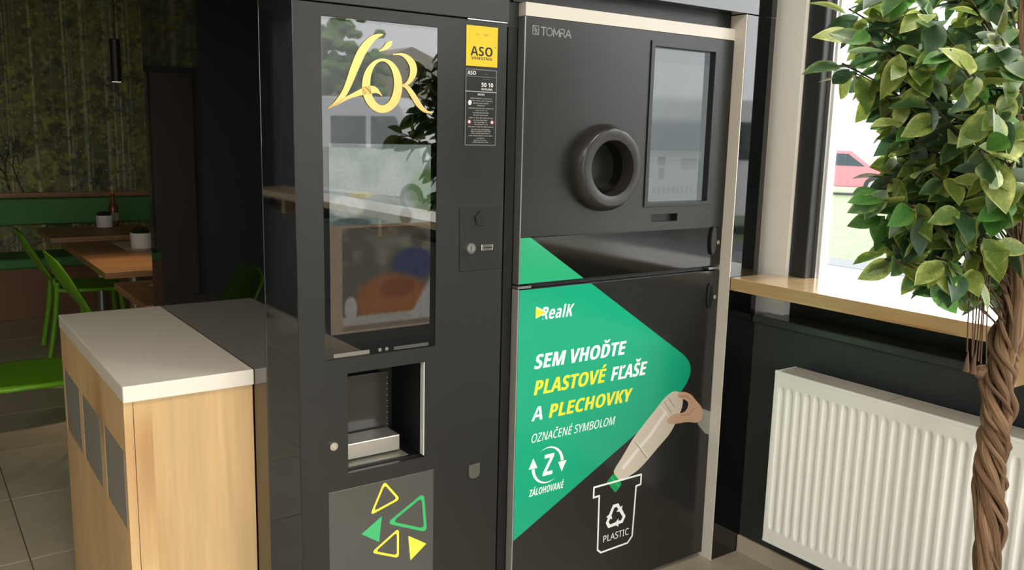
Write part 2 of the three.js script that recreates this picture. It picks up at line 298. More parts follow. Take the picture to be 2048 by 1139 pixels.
{
  const t = thing('reverse_vending_machine', 'black bottle deposit return machine with green arrow print', 'vending machine');
  box('cabinet', [0.004, 0.85, 0.016, 1.82, -0.8, -0.04], M.machineDark, t);
  const hole = (x0, x1, y0, y1) => { const h = new THREE.Path(); h.moveTo(x0, y0); h.lineTo(x0, y1); h.lineTo(x1, y1); h.lineTo(x1, y0); h.closePath(); return h; };
  const sh = poly([[0.001, 1.209], [0.852, 1.207], [0.852, 1.820], [0.001, 1.820]]);
  const rh = new THREE.Path(); rh.absarc(0.300, 1.407, 0.088, 0, Math.PI * 2, true); sh.holes.push(rh, hole(0.490, 0.763, 1.295, 1.778), hole(0.514, 0.631, 1.234, 1.259));
  const up = extr(sh, 0.03); up.translate(0, 0, -0.03); part('upper_door_panel', up, M.tomraMatte, t);
  box('door_band', [0.001, 0.852, 1.073, 1.2072, -0.03, -0.0005], M.tomraGloss, t, 0.001);
  { const g = extr(poly([[0.001, 1.2075], [0.037, 1.2075], [0.241, 1.0735], [0.001, 1.0735]]), 0.0008); g.translate(0, 0, -0.0004); part('green_corner_print', g, M.green, t); }
  const ld = box('lower_door', [0.001, 0.852, 0.016, 1.056, -0.03, -0.0006], M.tomraGloss, t, 0.001);
  { const g = new THREE.PlaneGeometry(0.850, 1.0385); const m = part('door_print', g, phys({ map: doorPrint, roughness: 0.16 }), ld); m.position.set(0.427, 0.536, 0.0002); }
  box('door_edge', [-0.003, 0.001, 1.072, 1.82, -0.03, 0], M.alu, t); box('door_edge', [-0.003, 0.001, 0.016, 1.057, -0.03, 0], M.grey, t);
  box('hinge_plate', [-0.004, 0.045, 1.059, 1.066, -0.03, -0.001], M.alu, t); box('hinge_plate', [0.80, 0.849, 1.060, 1.068, -0.03, -0.002], M.alu, t);
  box('gap_plate', [0.045, 0.80, 1.057, 1.073, -0.04, -0.022], M.black, t);
  // intake ring
  const prof = [[0.088, -0.03], [0.124, -0.002], [0.131, 0.0], [0.131, 0.006], [0.128, 0.026], [0.1165, 0.0455], [0.114, 0.0475], [0.111, 0.048], [0.086, 0.048], [0.0835, 0.047], [0.082, 0.044], [0.080, 0.0], [0.078, -0.16], [0.0, -0.165]].map((p) => new THREE.Vector2(...p));
  const rg = toCreasedNormals(new THREE.LatheGeometry(prof.slice(1, 12), 72), 0.6); rg.rotateX(Math.PI / 2); const ring = part('intake_ring', rg, std({ color: '#2a2827', roughness: 0.32 }), t); ring.position.set(0.300, 1.407, 0);
  const tg = new THREE.LatheGeometry(prof.slice(11), 48); tg.rotateX(Math.PI / 2); const tb = part('intake_tube', tg, phys({ color: '#0b0b0b', roughness: 0.25, side: THREE.DoubleSide }), t); tb.position.copy(ring.position);
  const ls = part('lens', new THREE.SphereGeometry(0.004, 12, 8), M.chrome, t); ls.position.set(0.262, 1.42, -0.05);
  // screen set back in the panel
  const fr = poly([[0.477, 1.284], [0.776, 1.284], [0.776, 1.792], [0.477, 1.792]]); fr.holes.push(hole(0.490, 0.763, 1.295, 1.778));
  const fg = extr(fr, 0.003, 0.001); part('screen_frame', fg, M.tomraMatte, t).position.z = 0.0005;
  box('screen_housing', [0.486, 0.767, 1.291, 1.782, -0.039, -0.0205], M.black, t);
  { const m = part('display_screen', new THREE.PlaneGeometry(0.271, 0.481), phys({ color: '#1a1c1c', roughness: 0.06, emissive: '#ffffff', emissiveMap: rvmScreen, emissiveIntensity: 0.055 }), t); m.position.set(0.6265, 1.5365, -0.0195); }
  box('receipt_slot', [0.513, 0.632, 1.233, 1.260, -0.038, -0.022], M.black, t);
  for (const [y, h] of [[1.160, 0.045], [0.971, 0.042]]) {
    const e = new THREE.Shape(); e.absellipse(0, 0, 0.0105, h, 0, Math.PI * 2); const hd = part('handle', extr(e, 0.008, 0.003), M.black, t); hd.position.set(0.804, y, -0.001);
    const lk = part('lock', cyl(0.007, 0.007, 0.008, 16).rotateX(Math.PI / 2), M.chrome, hd); lk.position.set(0.022, -0.006, 0.006);
  }
  // maker's name in grey letters
  const lm = std({ color: '#8d8f8c', roughness: 0.4 }), st = 0.0032;
  const bar = (a, b, w = st) => { const d = Math.hypot(b[0] - a[0], b[1] - a[1]), g = new THREE.BoxGeometry(d + w * 0.6, w, 0.0012); g.rotateZ(Math.atan2(b[1] - a[1], b[0] - a[0])); g.translate((a[0] + b[0]) / 2, (a[1] + b[1]) / 2, 0.0005); return g; };
  const ltr = (x, gs) => merge(gs.map((g) => g.translate(x, 1.774, 0))), h = 0.021;
  const oo = []; for (let i = 0; i < 16; i++) { const a = i / 16 * 6.2832, b = (i + 1) / 16 * 6.2832; oo.push(bar([0.010 + Math.cos(a) * 0.0105, h / 2 + Math.sin(a) * 0.0105], [0.010 + Math.cos(b) * 0.0105, h / 2 + Math.sin(b) * 0.0105])); }
  part('letter', ltr(0.053, [bar([0, h], [0.017, h]), bar([0.0085, 0], [0.0085, h])]), lm, t);
  part('letter', ltr(0.072, oo), lm, t);
  part('letter', ltr(0.097, [bar([0, 0], [0, h]), bar([0, h], [0.010, 0.004]), bar([0.010, 0.004], [0.020, h]), bar([0.020, h], [0.020, 0])]), lm, t);
  part('letter', ltr(0.122, [bar([0, 0], [0, h * 0.55]), bar([0, h], [0.012, h]), bar([0.012, h], [0.014, h * 0.7]), bar([0.014, h * 0.7], [0.010, h * 0.5]), bar([0, h * 0.48], [0.010, h * 0.48]), bar([0.009, h * 0.48], [0.015, 0])]), lm, t);
  part('letter', ltr(0.140, [bar([0, 0], [0.010, h]), bar([0.010, h], [0.020, 0]), bar([0.004, 0.007], [0.016, 0.007])]), lm, t);
  part('emblem', ltr(0.024, [bar([0, 0], [0, 0.023], 0.002), bar([0, 0.023], [0.020, 0.023], 0.002), bar([0.020, 0.023], [0.020, 0], 0.002), bar([0.020, 0], [0, 0], 0.002), bar([0, 0.023], [0.020, 0], 0.002), bar([0.010, 0], [0.010, 0.023], 0.002), bar([0, 0.010], [0.020, 0.014], 0.002)]), lm, t);
}

// ------------------------------------------------------------------ coffee vending machine
const ribbon = (pts, n = 48) => {   // a stroke of changing width: [x, y, width]
  const c = new THREE.CatmullRomCurve3(pts.map((p) => V(p[0], p[1], p[2]))), q = c.getPoints(n), L = [], R = [];
  q.forEach((p, i) => { const a = q[Math.max(0, i - 1)], b = q[Math.min(n, i + 1)], d = Math.hypot(b.x - a.x, b.y - a.y) || 1, nx = -(b.y - a.y) / d, ny = (b.x - a.x) / d; L.push([p.x + nx * p.z / 2, p.y + ny * p.z / 2]); R.unshift([p.x - nx * p.z / 2, p.y - ny * p.z / 2]); });
  return poly([...L, ...R]);
};
const advertAndReflections = dataTex(192, 352, (u, v) => {   // soft advertising picture with reflections on the glass painted in; v runs upwards
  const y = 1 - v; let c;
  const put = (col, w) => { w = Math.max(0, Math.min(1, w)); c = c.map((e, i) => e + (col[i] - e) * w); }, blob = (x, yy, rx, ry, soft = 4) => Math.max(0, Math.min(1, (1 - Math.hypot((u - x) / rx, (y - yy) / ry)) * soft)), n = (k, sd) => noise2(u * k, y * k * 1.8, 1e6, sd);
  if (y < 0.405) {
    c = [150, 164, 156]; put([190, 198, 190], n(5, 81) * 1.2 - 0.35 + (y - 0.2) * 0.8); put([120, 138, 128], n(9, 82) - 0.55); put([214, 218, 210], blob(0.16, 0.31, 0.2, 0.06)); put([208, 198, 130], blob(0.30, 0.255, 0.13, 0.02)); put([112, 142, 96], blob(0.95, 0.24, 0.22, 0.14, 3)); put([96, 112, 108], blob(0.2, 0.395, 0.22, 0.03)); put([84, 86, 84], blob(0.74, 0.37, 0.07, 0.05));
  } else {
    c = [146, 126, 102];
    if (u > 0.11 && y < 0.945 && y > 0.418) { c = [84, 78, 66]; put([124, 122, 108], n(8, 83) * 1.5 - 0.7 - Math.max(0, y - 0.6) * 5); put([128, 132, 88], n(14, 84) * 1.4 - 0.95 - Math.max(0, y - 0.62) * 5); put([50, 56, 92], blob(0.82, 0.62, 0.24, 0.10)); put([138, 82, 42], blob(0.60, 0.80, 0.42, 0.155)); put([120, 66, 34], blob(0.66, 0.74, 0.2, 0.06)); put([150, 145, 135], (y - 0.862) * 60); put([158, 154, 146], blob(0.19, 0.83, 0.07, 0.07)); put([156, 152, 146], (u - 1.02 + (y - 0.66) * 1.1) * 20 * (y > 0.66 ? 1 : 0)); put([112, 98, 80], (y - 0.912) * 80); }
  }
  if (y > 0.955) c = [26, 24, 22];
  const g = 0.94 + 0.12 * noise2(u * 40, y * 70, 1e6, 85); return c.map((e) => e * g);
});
const stickerTex = canvasTex(256, 266, (c) => {
  c.fillStyle = '#e3c41d'; c.fillRect(0, 0, 256, 266); c.fillStyle = '#a8901a'; c.font = 'bold 18px sans-serif'; c.fillText('tel.:', 74, 62); c.fillText('0850', 140, 62);
  c.fillStyle = '#1d1a12'; c.font = 'bold 84px sans-serif'; c.textAlign = 'center'; c.save(); c.translate(128, 196); c.scale(1.14, 1); c.fillText('ASO', 0, 0); c.restore(); c.font = 'bold 27px sans-serif'; c.save(); c.translate(128, 222); c.scale(1.42, 1); c.fillText('VENDING', 0, 0); c.restore(); c.font = '14px sans-serif'; c.fillText('®', 240, 140);
});
const labelTex = canvasTex(256, 512, (c) => {
  c.fillStyle = '#141514'; c.fillRect(0, 0, 256, 512); c.strokeStyle = '#6d6d6a'; c.lineWidth = 7; c.strokeRect(4, 4, 248, 504); c.fillStyle = '#6d6d6a'; c.fillRect(0, 48, 256, 4); c.fillStyle = '#9a9a96'; c.fillRect(0, 146, 256, 7);
  c.fillStyle = '#e4e4e0'; c.font = 'bold 36px sans-serif'; c.fillText('ASO', 16, 40); c.fillStyle = '#77777a'; c.font = '14px sans-serif'; c.fillText('servis', 150, 34); c.fillText('automatu', 136, 70);
  c.fillStyle = '#e4e4e0'; c.font = 'bold 40px sans-serif'; c.fillText('50 10', 128, 116); c.font = 'bold 17px sans-serif'; c.fillText('INFOLINKA', 128, 138);
  c.textAlign = 'center'; c.font = 'bold 16px sans-serif'; c.fillText('NÁVOD', 128, 174); c.fillStyle = '#8e8e88';
  [[196, 170], [212, 180], [228, 130], [244, 60], [262, 200], [276, 90], [292, 130], [308, 120], [326, 190], [342, 120], [356, 110], [370, 100], [386, 200], [404, 150], [416, 160], [430, 150], [446, 190], [464, 60], [478, 110], [490, 130]].forEach(([y, w]) => { for (let x = 128 - w / 2; x < 128 + w / 2; x += 11) c.fillRect(x, y - 5, rr(5, 10), 7); });
  c.fillStyle = '#f2f2ee'; c.beginPath(); c.ellipse(38, 224, 14, 17, 0, 0, 7); c.fill();
  for (const x of [36, 222]) { c.fillStyle = '#4a1f22'; c.beginPath(); c.arc(x, 352, 24, 0, 7); c.fill(); c.fillStyle = '#e0cfcf'; c.beginPath(); c.arc(x, 352, 11, 0, 7); c.fill(); }
});
{
  const t = thing('coffee_vending_machine', 'dark grey coffee vending machine with gold lettering over its screen', 'vending machine');
  box('cabinet', [-0.672, -0.062, 0.0, 1.79, -0.75, -0.2], M.machineDark, t);
  const ds = poly([[-0.673, 0.02], [-0.062, 0.02], [-0.062, 1.794], [-0.673, 1.794]]), cut = (x0, x1, y0, y1) => { const h = new THREE.Path(); h.moveTo(x0, y0); h.lineTo(x0, y1); h.lineTo(x1, y1); h.lineTo(x1, y0); h.closePath(); ds.holes.push(h); };
  cut(-0.5985, -0.278, 0.925, 1.766); cut(-0.538, -0.310, 0.613, 0.884); cut(-0.594, -0.279, 0.03, 0.571);
  const dg = extr(ds, 0.198, 0); dg.translate(0, 0, -0.198); part('door', dg, M.machine, t);
  box('door_top_strip', [-0.19, -0.063, 1.7945, 1.7965, -0.1, 0.003], M.chrome, t);
  const gl = box('glass_front', [-0.598, -0.278, 0.925, 1.7655, -0.2, -0.001], M.glass, t, 0.001);
  { const m = part('display_screen', new THREE.PlaneGeometry(0.286, 0.502), phys({ color: '#020202', roughness: 0.015, ior: 1.9, emissive: '#ffffff', emissiveMap: advertAndReflections, emissiveIntensity: 0.06 }), gl); m.position.set(-0.439, 1.217, -0.0004); }
  const greyStrip = std({ color: '#77746e', roughness: 0.4 });
  box('print_strip', [-0.575, -0.475, 0.929, 0.939, -0.0012, -0.0004], greyStrip, gl); box('print_strip', [-0.404, -0.299, 0.929, 0.938, -0.0012, -0.0004], std({ color: '#4b4a47', roughness: 0.4 }), gl);
  for (const x of [-0.445, -0.425]) { const b = part('touch_button', cyl(0.005, 0.005, 0.001, 14).rotateX(Math.PI / 2), greyStrip, gl); b.position.set(x, 0.935, -0.0008); }
  // lettering traced from the sign: x, y in the sign's own units of 0.342 m / 1095
  const at = (X, Y) => { const u = X / 1095, v = Y / 1139; return [(1 - v) * (-0.600 + 0.342 * u) + v * (-0.605 + 0.352 * u), (1 - v) * (1.755 + 0.031 * u) + v * (1.451 + 0.003 * u)]; };
  const fix = (p) => p.map(([x, y, w]) => [...at(x, y), w * 0.0003]);
  const gold = std({ color: '#f3cf82', roughness: 0.42, metalness: 1 });
  const sign = (shape) => { const g = extr(shape, 0.002); g.translate(0, 0, 0); part('gold_letter', g, gold, gl); };
  sign(ribbon(fix([[525, 125, 10], [460, 145, 38], [400, 195, 60], [350, 262, 70], [312, 340, 72], [276, 430, 68], [240, 530, 58], [205, 615, 50], [165, 680, 44], [110, 735, 22], [62, 766, 6]])));
  sign(ribbon(fix([[62, 768, 6], [140, 722, 22], [235, 668, 26], [320, 632, 46], [400, 606, 66], [455, 606, 52], [490, 630, 22], [516, 660, 5]])));
  sign(ribbon(fix([[605, 182, 6], [575, 212, 46], [535, 246, 28], [488, 268, 4]]), 20));
  { const o = [], inn = []; for (let i = 0; i < 64; i++) { const a = i / 64 * Math.PI * 2, s = Math.sin(a), cc = Math.cos(a); o.push(at(520 + 176 * cc, 570 - 238 * s)); inn.push(at(518 + 104 * cc, 548 - 192 * s)); } const s = poly(o), hp = new THREE.Path(); inn.reverse().forEach((p, i) => i ? hp.lineTo(...p) : hp.moveTo(...p)); hp.closePath(); s.holes.push(hp); sign(s); }
  sign(ribbon(fix([[612, 296, 8], [680, 296, 20], [738, 322, 44], [786, 380, 66], [798, 440, 66], [776, 505, 48], [735, 552, 26], [690, 564, 6]])));
  sign(ribbon(fix([[690, 566, 6], [738, 582, 36], [785, 640, 48], [836, 720, 50], [888, 778, 36], [930, 800, 20], [982, 800, 6]])));
  // dispensing section with its niche
  const niche = part('dispensing_niche', merge([bgeo(-0.5378, -0.535, 0.6132, 0.8838, -0.19, -0.02), bgeo(-0.313, -0.3102, 0.6132, 0.8838, -0.19, -0.02), bgeo(-0.535, -0.313, 0.881, 0.8838, -0.19, -0.02), bgeo(-0.535, -0.313, 0.6132, 0.616, -0.19, -0.02), bgeo(-0.5378, -0.3102, 0.6132, 0.8838, -0.198, -0.19)]), M.black, t);
  box('niche_edge', [-0.3140, -0.3105, 0.618, 0.8835, -0.018, 0.0008], std({ color: '#c9cac8', roughness: 0.35 }), niche, 0.001);
  box('inner_door', [-0.5345, -0.345, 0.66, 0.83, -0.152, -0.146], phys({ color: '#3a3833', roughness: 0.12 }), niche, 0.002);
  for (let i = 0; i < 9; i++) { const b = part('rivet', new THREE.SphereGeometry(0.0022, 8, 6), M.chrome, niche); b.position.set(-0.350, 0.675 + i * 0.017, -0.145); }
  box('drip_tray', [-0.5345, -0.352, 0.622, 0.668, -0.14, -0.062], M.steel, niche, 0.004);
  box('tray_floor', [-0.5345, -0.345, 0.6162, 0.6185, -0.15, -0.03], std({ color: '#6c6a5e', roughness: 0.35 }), niche);
  box('lower_panel', [-0.594, -0.279, 0.03, 0.571, -0.15, 0.001], M.lowerGloss, t, 0.002); box('lower_backing', [-0.598, -0.278, 0.02, 0.572, -0.2, -0.15], M.machineDark, t);
  const triangle = (p, col, w) => {   // rounded triangle, open in the middle when w > 0
    const cx = (p[0][0] + p[1][0] + p[2][0]) / 3, cy = (p[0][1] + p[1][1] + p[2][1]) / 3, r = w ? 0.16 : 0.04;
    const rnded = (q, P) => { const s = new P(); for (let i = 0; i < 3; i++) { const a = q[(i + 2) % 3], b = q[i], c = q[(i + 1) % 3], L = (u, v) => [u[0] + (v[0] - u[0]) * r, u[1] + (v[1] - u[1]) * r], s0 = L(b, a), s1 = L(b, c); i ? s.lineTo(...s0) : s.moveTo(...s0); s.quadraticCurveTo(b[0], b[1], ...s1); } s.closePath(); return s; };
    const s = rnded(p, THREE.Shape);
    if (w) { const inset = p.map((_, i) => { const b = p[i], a = p[(i + 2) % 3], c = p[(i + 1) % 3], u = V(a[0] - b[0], a[1] - b[1], 0).normalize(), v = V(c[0] - b[0], c[1] - b[1], 0).normalize(), sn = Math.abs(u.x * v.y - u.y * v.x), k = w / sn; return [b[0] + (u.x + v.x) * k, b[1] + (u.y + v.y) * k]; }); s.holes.push(rnded(inset, THREE.Path)); }
    const g = extr(s, 0.0008); g.translate(0, 0, 0.0008); part('triangle_print', g, std({ color: col, roughness: 0.35 }), t);
  };
  triangle([[-0.434, 0.570], [-0.477, 0.481], [-0.385, 0.507]], '#efe24a', 0.0062);
  triangle([[-0.311, 0.509], [-0.428, 0.446], [-0.300, 0.388]], '#3db56c', 0.0085);
  triangle([[-0.441, 0.471], [-0.502, 0.434], [-0.450, 0.398]], '#44b873', 0);
  triangle([[-0.389, 0.424], [-0.474, 0.373], [-0.389, 0.334]], '#efe24a', 0.0065);
  triangle([[-0.360, 0.393], [-0.302, 0.354], [-0.353, 0.317]], '#f0e64f', 0);
  // small fittings
  { const m = part('sticker', new THREE.PlaneGeometry(0.100, 0.104), std({ map: stickerTex, roughness: 0.45 }), t); m.position.set(-0.143, 1.728, 0.0018); }
  { const m = part('instruction_label', new THREE.PlaneGeometry(0.101, 0.202), std({ map: labelTex, roughness: 0.4 }), t); m.position.set(-0.1435, 1.568, 0.0018); }
  box('payment_plate', [-0.205, -0.072, 1.125, 1.30, 0.0, 0.0022], M.machineDark, t, 0.001);
  const pen = []; for (let i = 0; i < 5; i++) pen.push([-0.141 + Math.sin(i / 5 * 6.2832) * 0.016, 1.268 + Math.cos(i / 5 * 6.2832) * 0.021]); part('sensor', extr(poly(pen), 0.003, 0.001), M.black, t).position.z = 0.002;
  { const l = part('lock', cyl(0.015, 0.016, 0.008, 28).rotateX(Math.PI / 2), M.chrome, t); l.position.set(-0.172, 1.188, 0.006); const k = part('keyhole', cyl(0.009, 0.009, 0.004, 20).rotateX(Math.PI / 2), M.alu, l); k.position.z = 0.004; box('key_slit', [-0.001, 0.001, -0.006, 0.006, 0.005, 0.0066], M.black, l); }
  { const s = box('coin_slot', [-0.137, -0.097, 1.179, 1.197, 0.001, 0.007], M.chrome, t, 0.003); box('coin_slit', [-0.130, -0.104, 1.1865, 1.1895, 0.0065, 0.0074], M.black, s); }
  { const l = part('lock', cyl(0.011, 0.012, 0.008, 24).rotateX(Math.PI / 2), M.chrome, t); l.position.set(-0.580, 0.697, 0.003); part('keyhole', cyl(0.005, 0.005, 0.003, 16).rotateX(Math.PI / 2), M.steel, l).position.z = 0.004; }
  { const e = new THREE.Shape(); e.moveTo(-0.018, 0.018); e.lineTo(0.018, 0.02); e.lineTo(0.018, -0.006); e.quadraticCurveTo(0.016, -0.022, 0, -0.022); e.quadraticCurveTo(-0.017, -0.022, -0.018, -0.006); e.closePath(); part('coin_return', extr(e, 0.002, 0.001), std({ color: '#55534e', roughness: 0.3 }), t).position.set(-0.145, 0.538, 0.001); }
}

// ------------------------------------------------------------------ bin counter
{
  const t = thing('bin_counter', 'oak waste counter with white top beside the coffee machine', 'counter');
  box('white_top', [-1.063, -0.7573, 0.869, 0.909, -0.99, -0.07], M.whiteTop, t, 0.003);
  box('front_panel', [-1.040, -0.759, 0.0, 0.8685, -0.10, -0.078], M.oak, t, 0.001);
  const sh = poly([[0.078, 0], [0.985, 0], [0.985, 0.8685], [0.078, 0.8685]]);
  const flapM = std({ color: '#83807a', roughness: 0.45 });
  const zr = [[0.10, 0.335], [0.385, 0.65], [0.69, 0.958]];
  for (const [a, b] of zr) { const h = new THREE.Path(); h.moveTo(a, 0.546); h.lineTo(a, 0.745); h.lineTo(b, 0.745); h.lineTo(b, 0.546); h.closePath(); sh.holes.push(h); }
  const g = extr(sh, 0.020); g.rotateY(Math.PI / 2); g.translate(-1.0615, 0, 0); part('side_panel', metreUV(g), M.oak, t);
  for (const [a, b] of zr) {
    const v = box('throw_in_flap', [-1.0608, -1.052, 0.5475, 0.7435, -b + 0.002, -a - 0.002], flapM, t, 0.002);
    box('flap_rim', [-1.0622, -1.0608, 0.549, 0.742, -a - 0.008, -a - 0.003], M.grey, v);
  }
  box('back_panel', [-1.040, -0.759, 0, 0.8685, -0.985, -0.965], M.oak, t);
  box('right_panel', [-0.775, -0.759, 0, 0.8685, -0.964, -0.101], M.oak, t);
}

// ------------------------------------------------------------------ window ledge and radiator
{
  const t = thing('window_ledge', 'long oak window ledge above the radiator', 'ledge');
  box('plank', [0.857, 1.15, 0.992, 1.036, 0.0465, 4.95], M.oakSill, t, 0.003, true);
  for (const z of [0.945, 2.6, 4.2]) box('support_block', [0.875, 0.983, 0.885, 0.9915, z, z + 0.045], M.oak, t, 0.002);
}
{
  const t = thing('radiator', 'white ribbed panel radiator on the charcoal wall', 'radiator');
  const z0 = 0.255, z1 = 1.655, y0 = 0.165, y1 = 0.758, pitch = 0.0333, n = Math.round((z1 - z0 - 0.03) / pitch);
  // pressed front sheet: flat rims, rounded ribs between them
  const prof = (u) => { const w = Math.abs(((u % 1) + 1) % 1 - 0.5) * 2; return 0.5 - 0.5 * Math.cos(Math.PI * Math.min(1, w * 1.35)); };
  const NZ = n * 12, ys = [y0, y0 + 0.006, y0 + 0.045, y0 + 0.052, y0 + 0.062, y0 + 0.074, y1 - 0.074, y1 - 0.062, y1 - 0.052, y1 - 0.045, y1 - 0.006, y1], ak = [0, 0, 0, 0.15, 0.7, 1, 1, 0.7, 0.15, 0, 0, 0], P = [], I = [];
  ys.forEach((y, j) => { for (let i = 0; i <= NZ; i++) { const z = z0 + 0.015 + (z1 - z0 - 0.03) * i / NZ, d = ak[j] * (1 - prof(i / 12)) * 0.012; P.push(0.860 + d, y, z); } });
  for (let j = 0; j < ys.length - 1; j++) for (let i = 0; i < NZ; i++) { const a = j * (NZ + 1) + i, b = a + 1, c = a + NZ + 1, d = c + 1; I.push(a, b, c, b, d, c); }
  const g = new THREE.BufferGeometry(); g.setAttribute('position', new THREE.Float32BufferAttribute(P, 3)); g.setIndex(I); g.computeVertexNormals();
  const rm = M.radiator.clone(); rm.side = THREE.DoubleSide; part('front_sheet', g, rm, t);
  part('rim', merge([bgeo(0.8595, 0.872, y0, y1 + 0.002, z0, z0 + 0.016, 0.003), bgeo(0.8595, 0.872, y0, y1 + 0.002, z1 - 0.016, z1, 0.003), bgeo(0.8592, 0.866, y1 - 0.010, y1 + 0.001, z0, z1, 0.002), bgeo(0.8592, 0.866, y0 - 0.001, y0 + 0.009, z0, z1, 0.002)]), M.radiator, t);
  box('end_cover', [0.866, 0.962, y0 + 0.02, y1 + 0.001, z0 + 0.004, z0 + 0.008], M.radiator, t); box('end_cover', [0.866, 0.962, y0 + 0.02, y1 + 0.001, z1 - 0.008, z1 - 0.004], M.radiator, t);
  box('rear_sheet', [0.945, 0.958, y0, y1 - 0.01, z0 + 0.01, z1 - 0.01], M.radiator, t); box('fins', [0.885, 0.94, y0 + 0.03, y1 - 0.03, z0 + 0.02, z1 - 0.02], M.grey, t);
  for (const [a, b] of [[z0 + 0.009, 0.647], [0.650, 1.15], [1.153, z1 - 0.009]]) {
    const gs = [bgeo(0.866, 0.870, y1 - 0.012, y1, a, b), bgeo(0.957, 0.962, y1 - 0.012, y1, a, b), bgeo(0.87, 0.957, y1 - 0.008, y1, a, a + 0.006), bgeo(0.87, 0.957, y1 - 0.008, y1, b - 0.006, b)];
    for (let k = 0; k < 9; k++) gs.push(bgeo(0.8725 + k * 0.0095, 0.878 + k * 0.0095, y1 - 0.006, y1 - 0.001, a, b));
    for (let z = a + 0.12; z < b - 0.05; z += 0.12) gs.push(bgeo(0.87, 0.957, y1 - 0.009, y1 - 0.002, z, z + 0.004));
    part('top_grille', merge(gs), M.radGrille, t);
  }
  for (const z of [z0 + 0.15, z1 - 0.15]) box('wall_bracket', [0.958, 0.984, y0 + 0.05, y1 - 0.05, z, z + 0.03], M.grey, t);
}

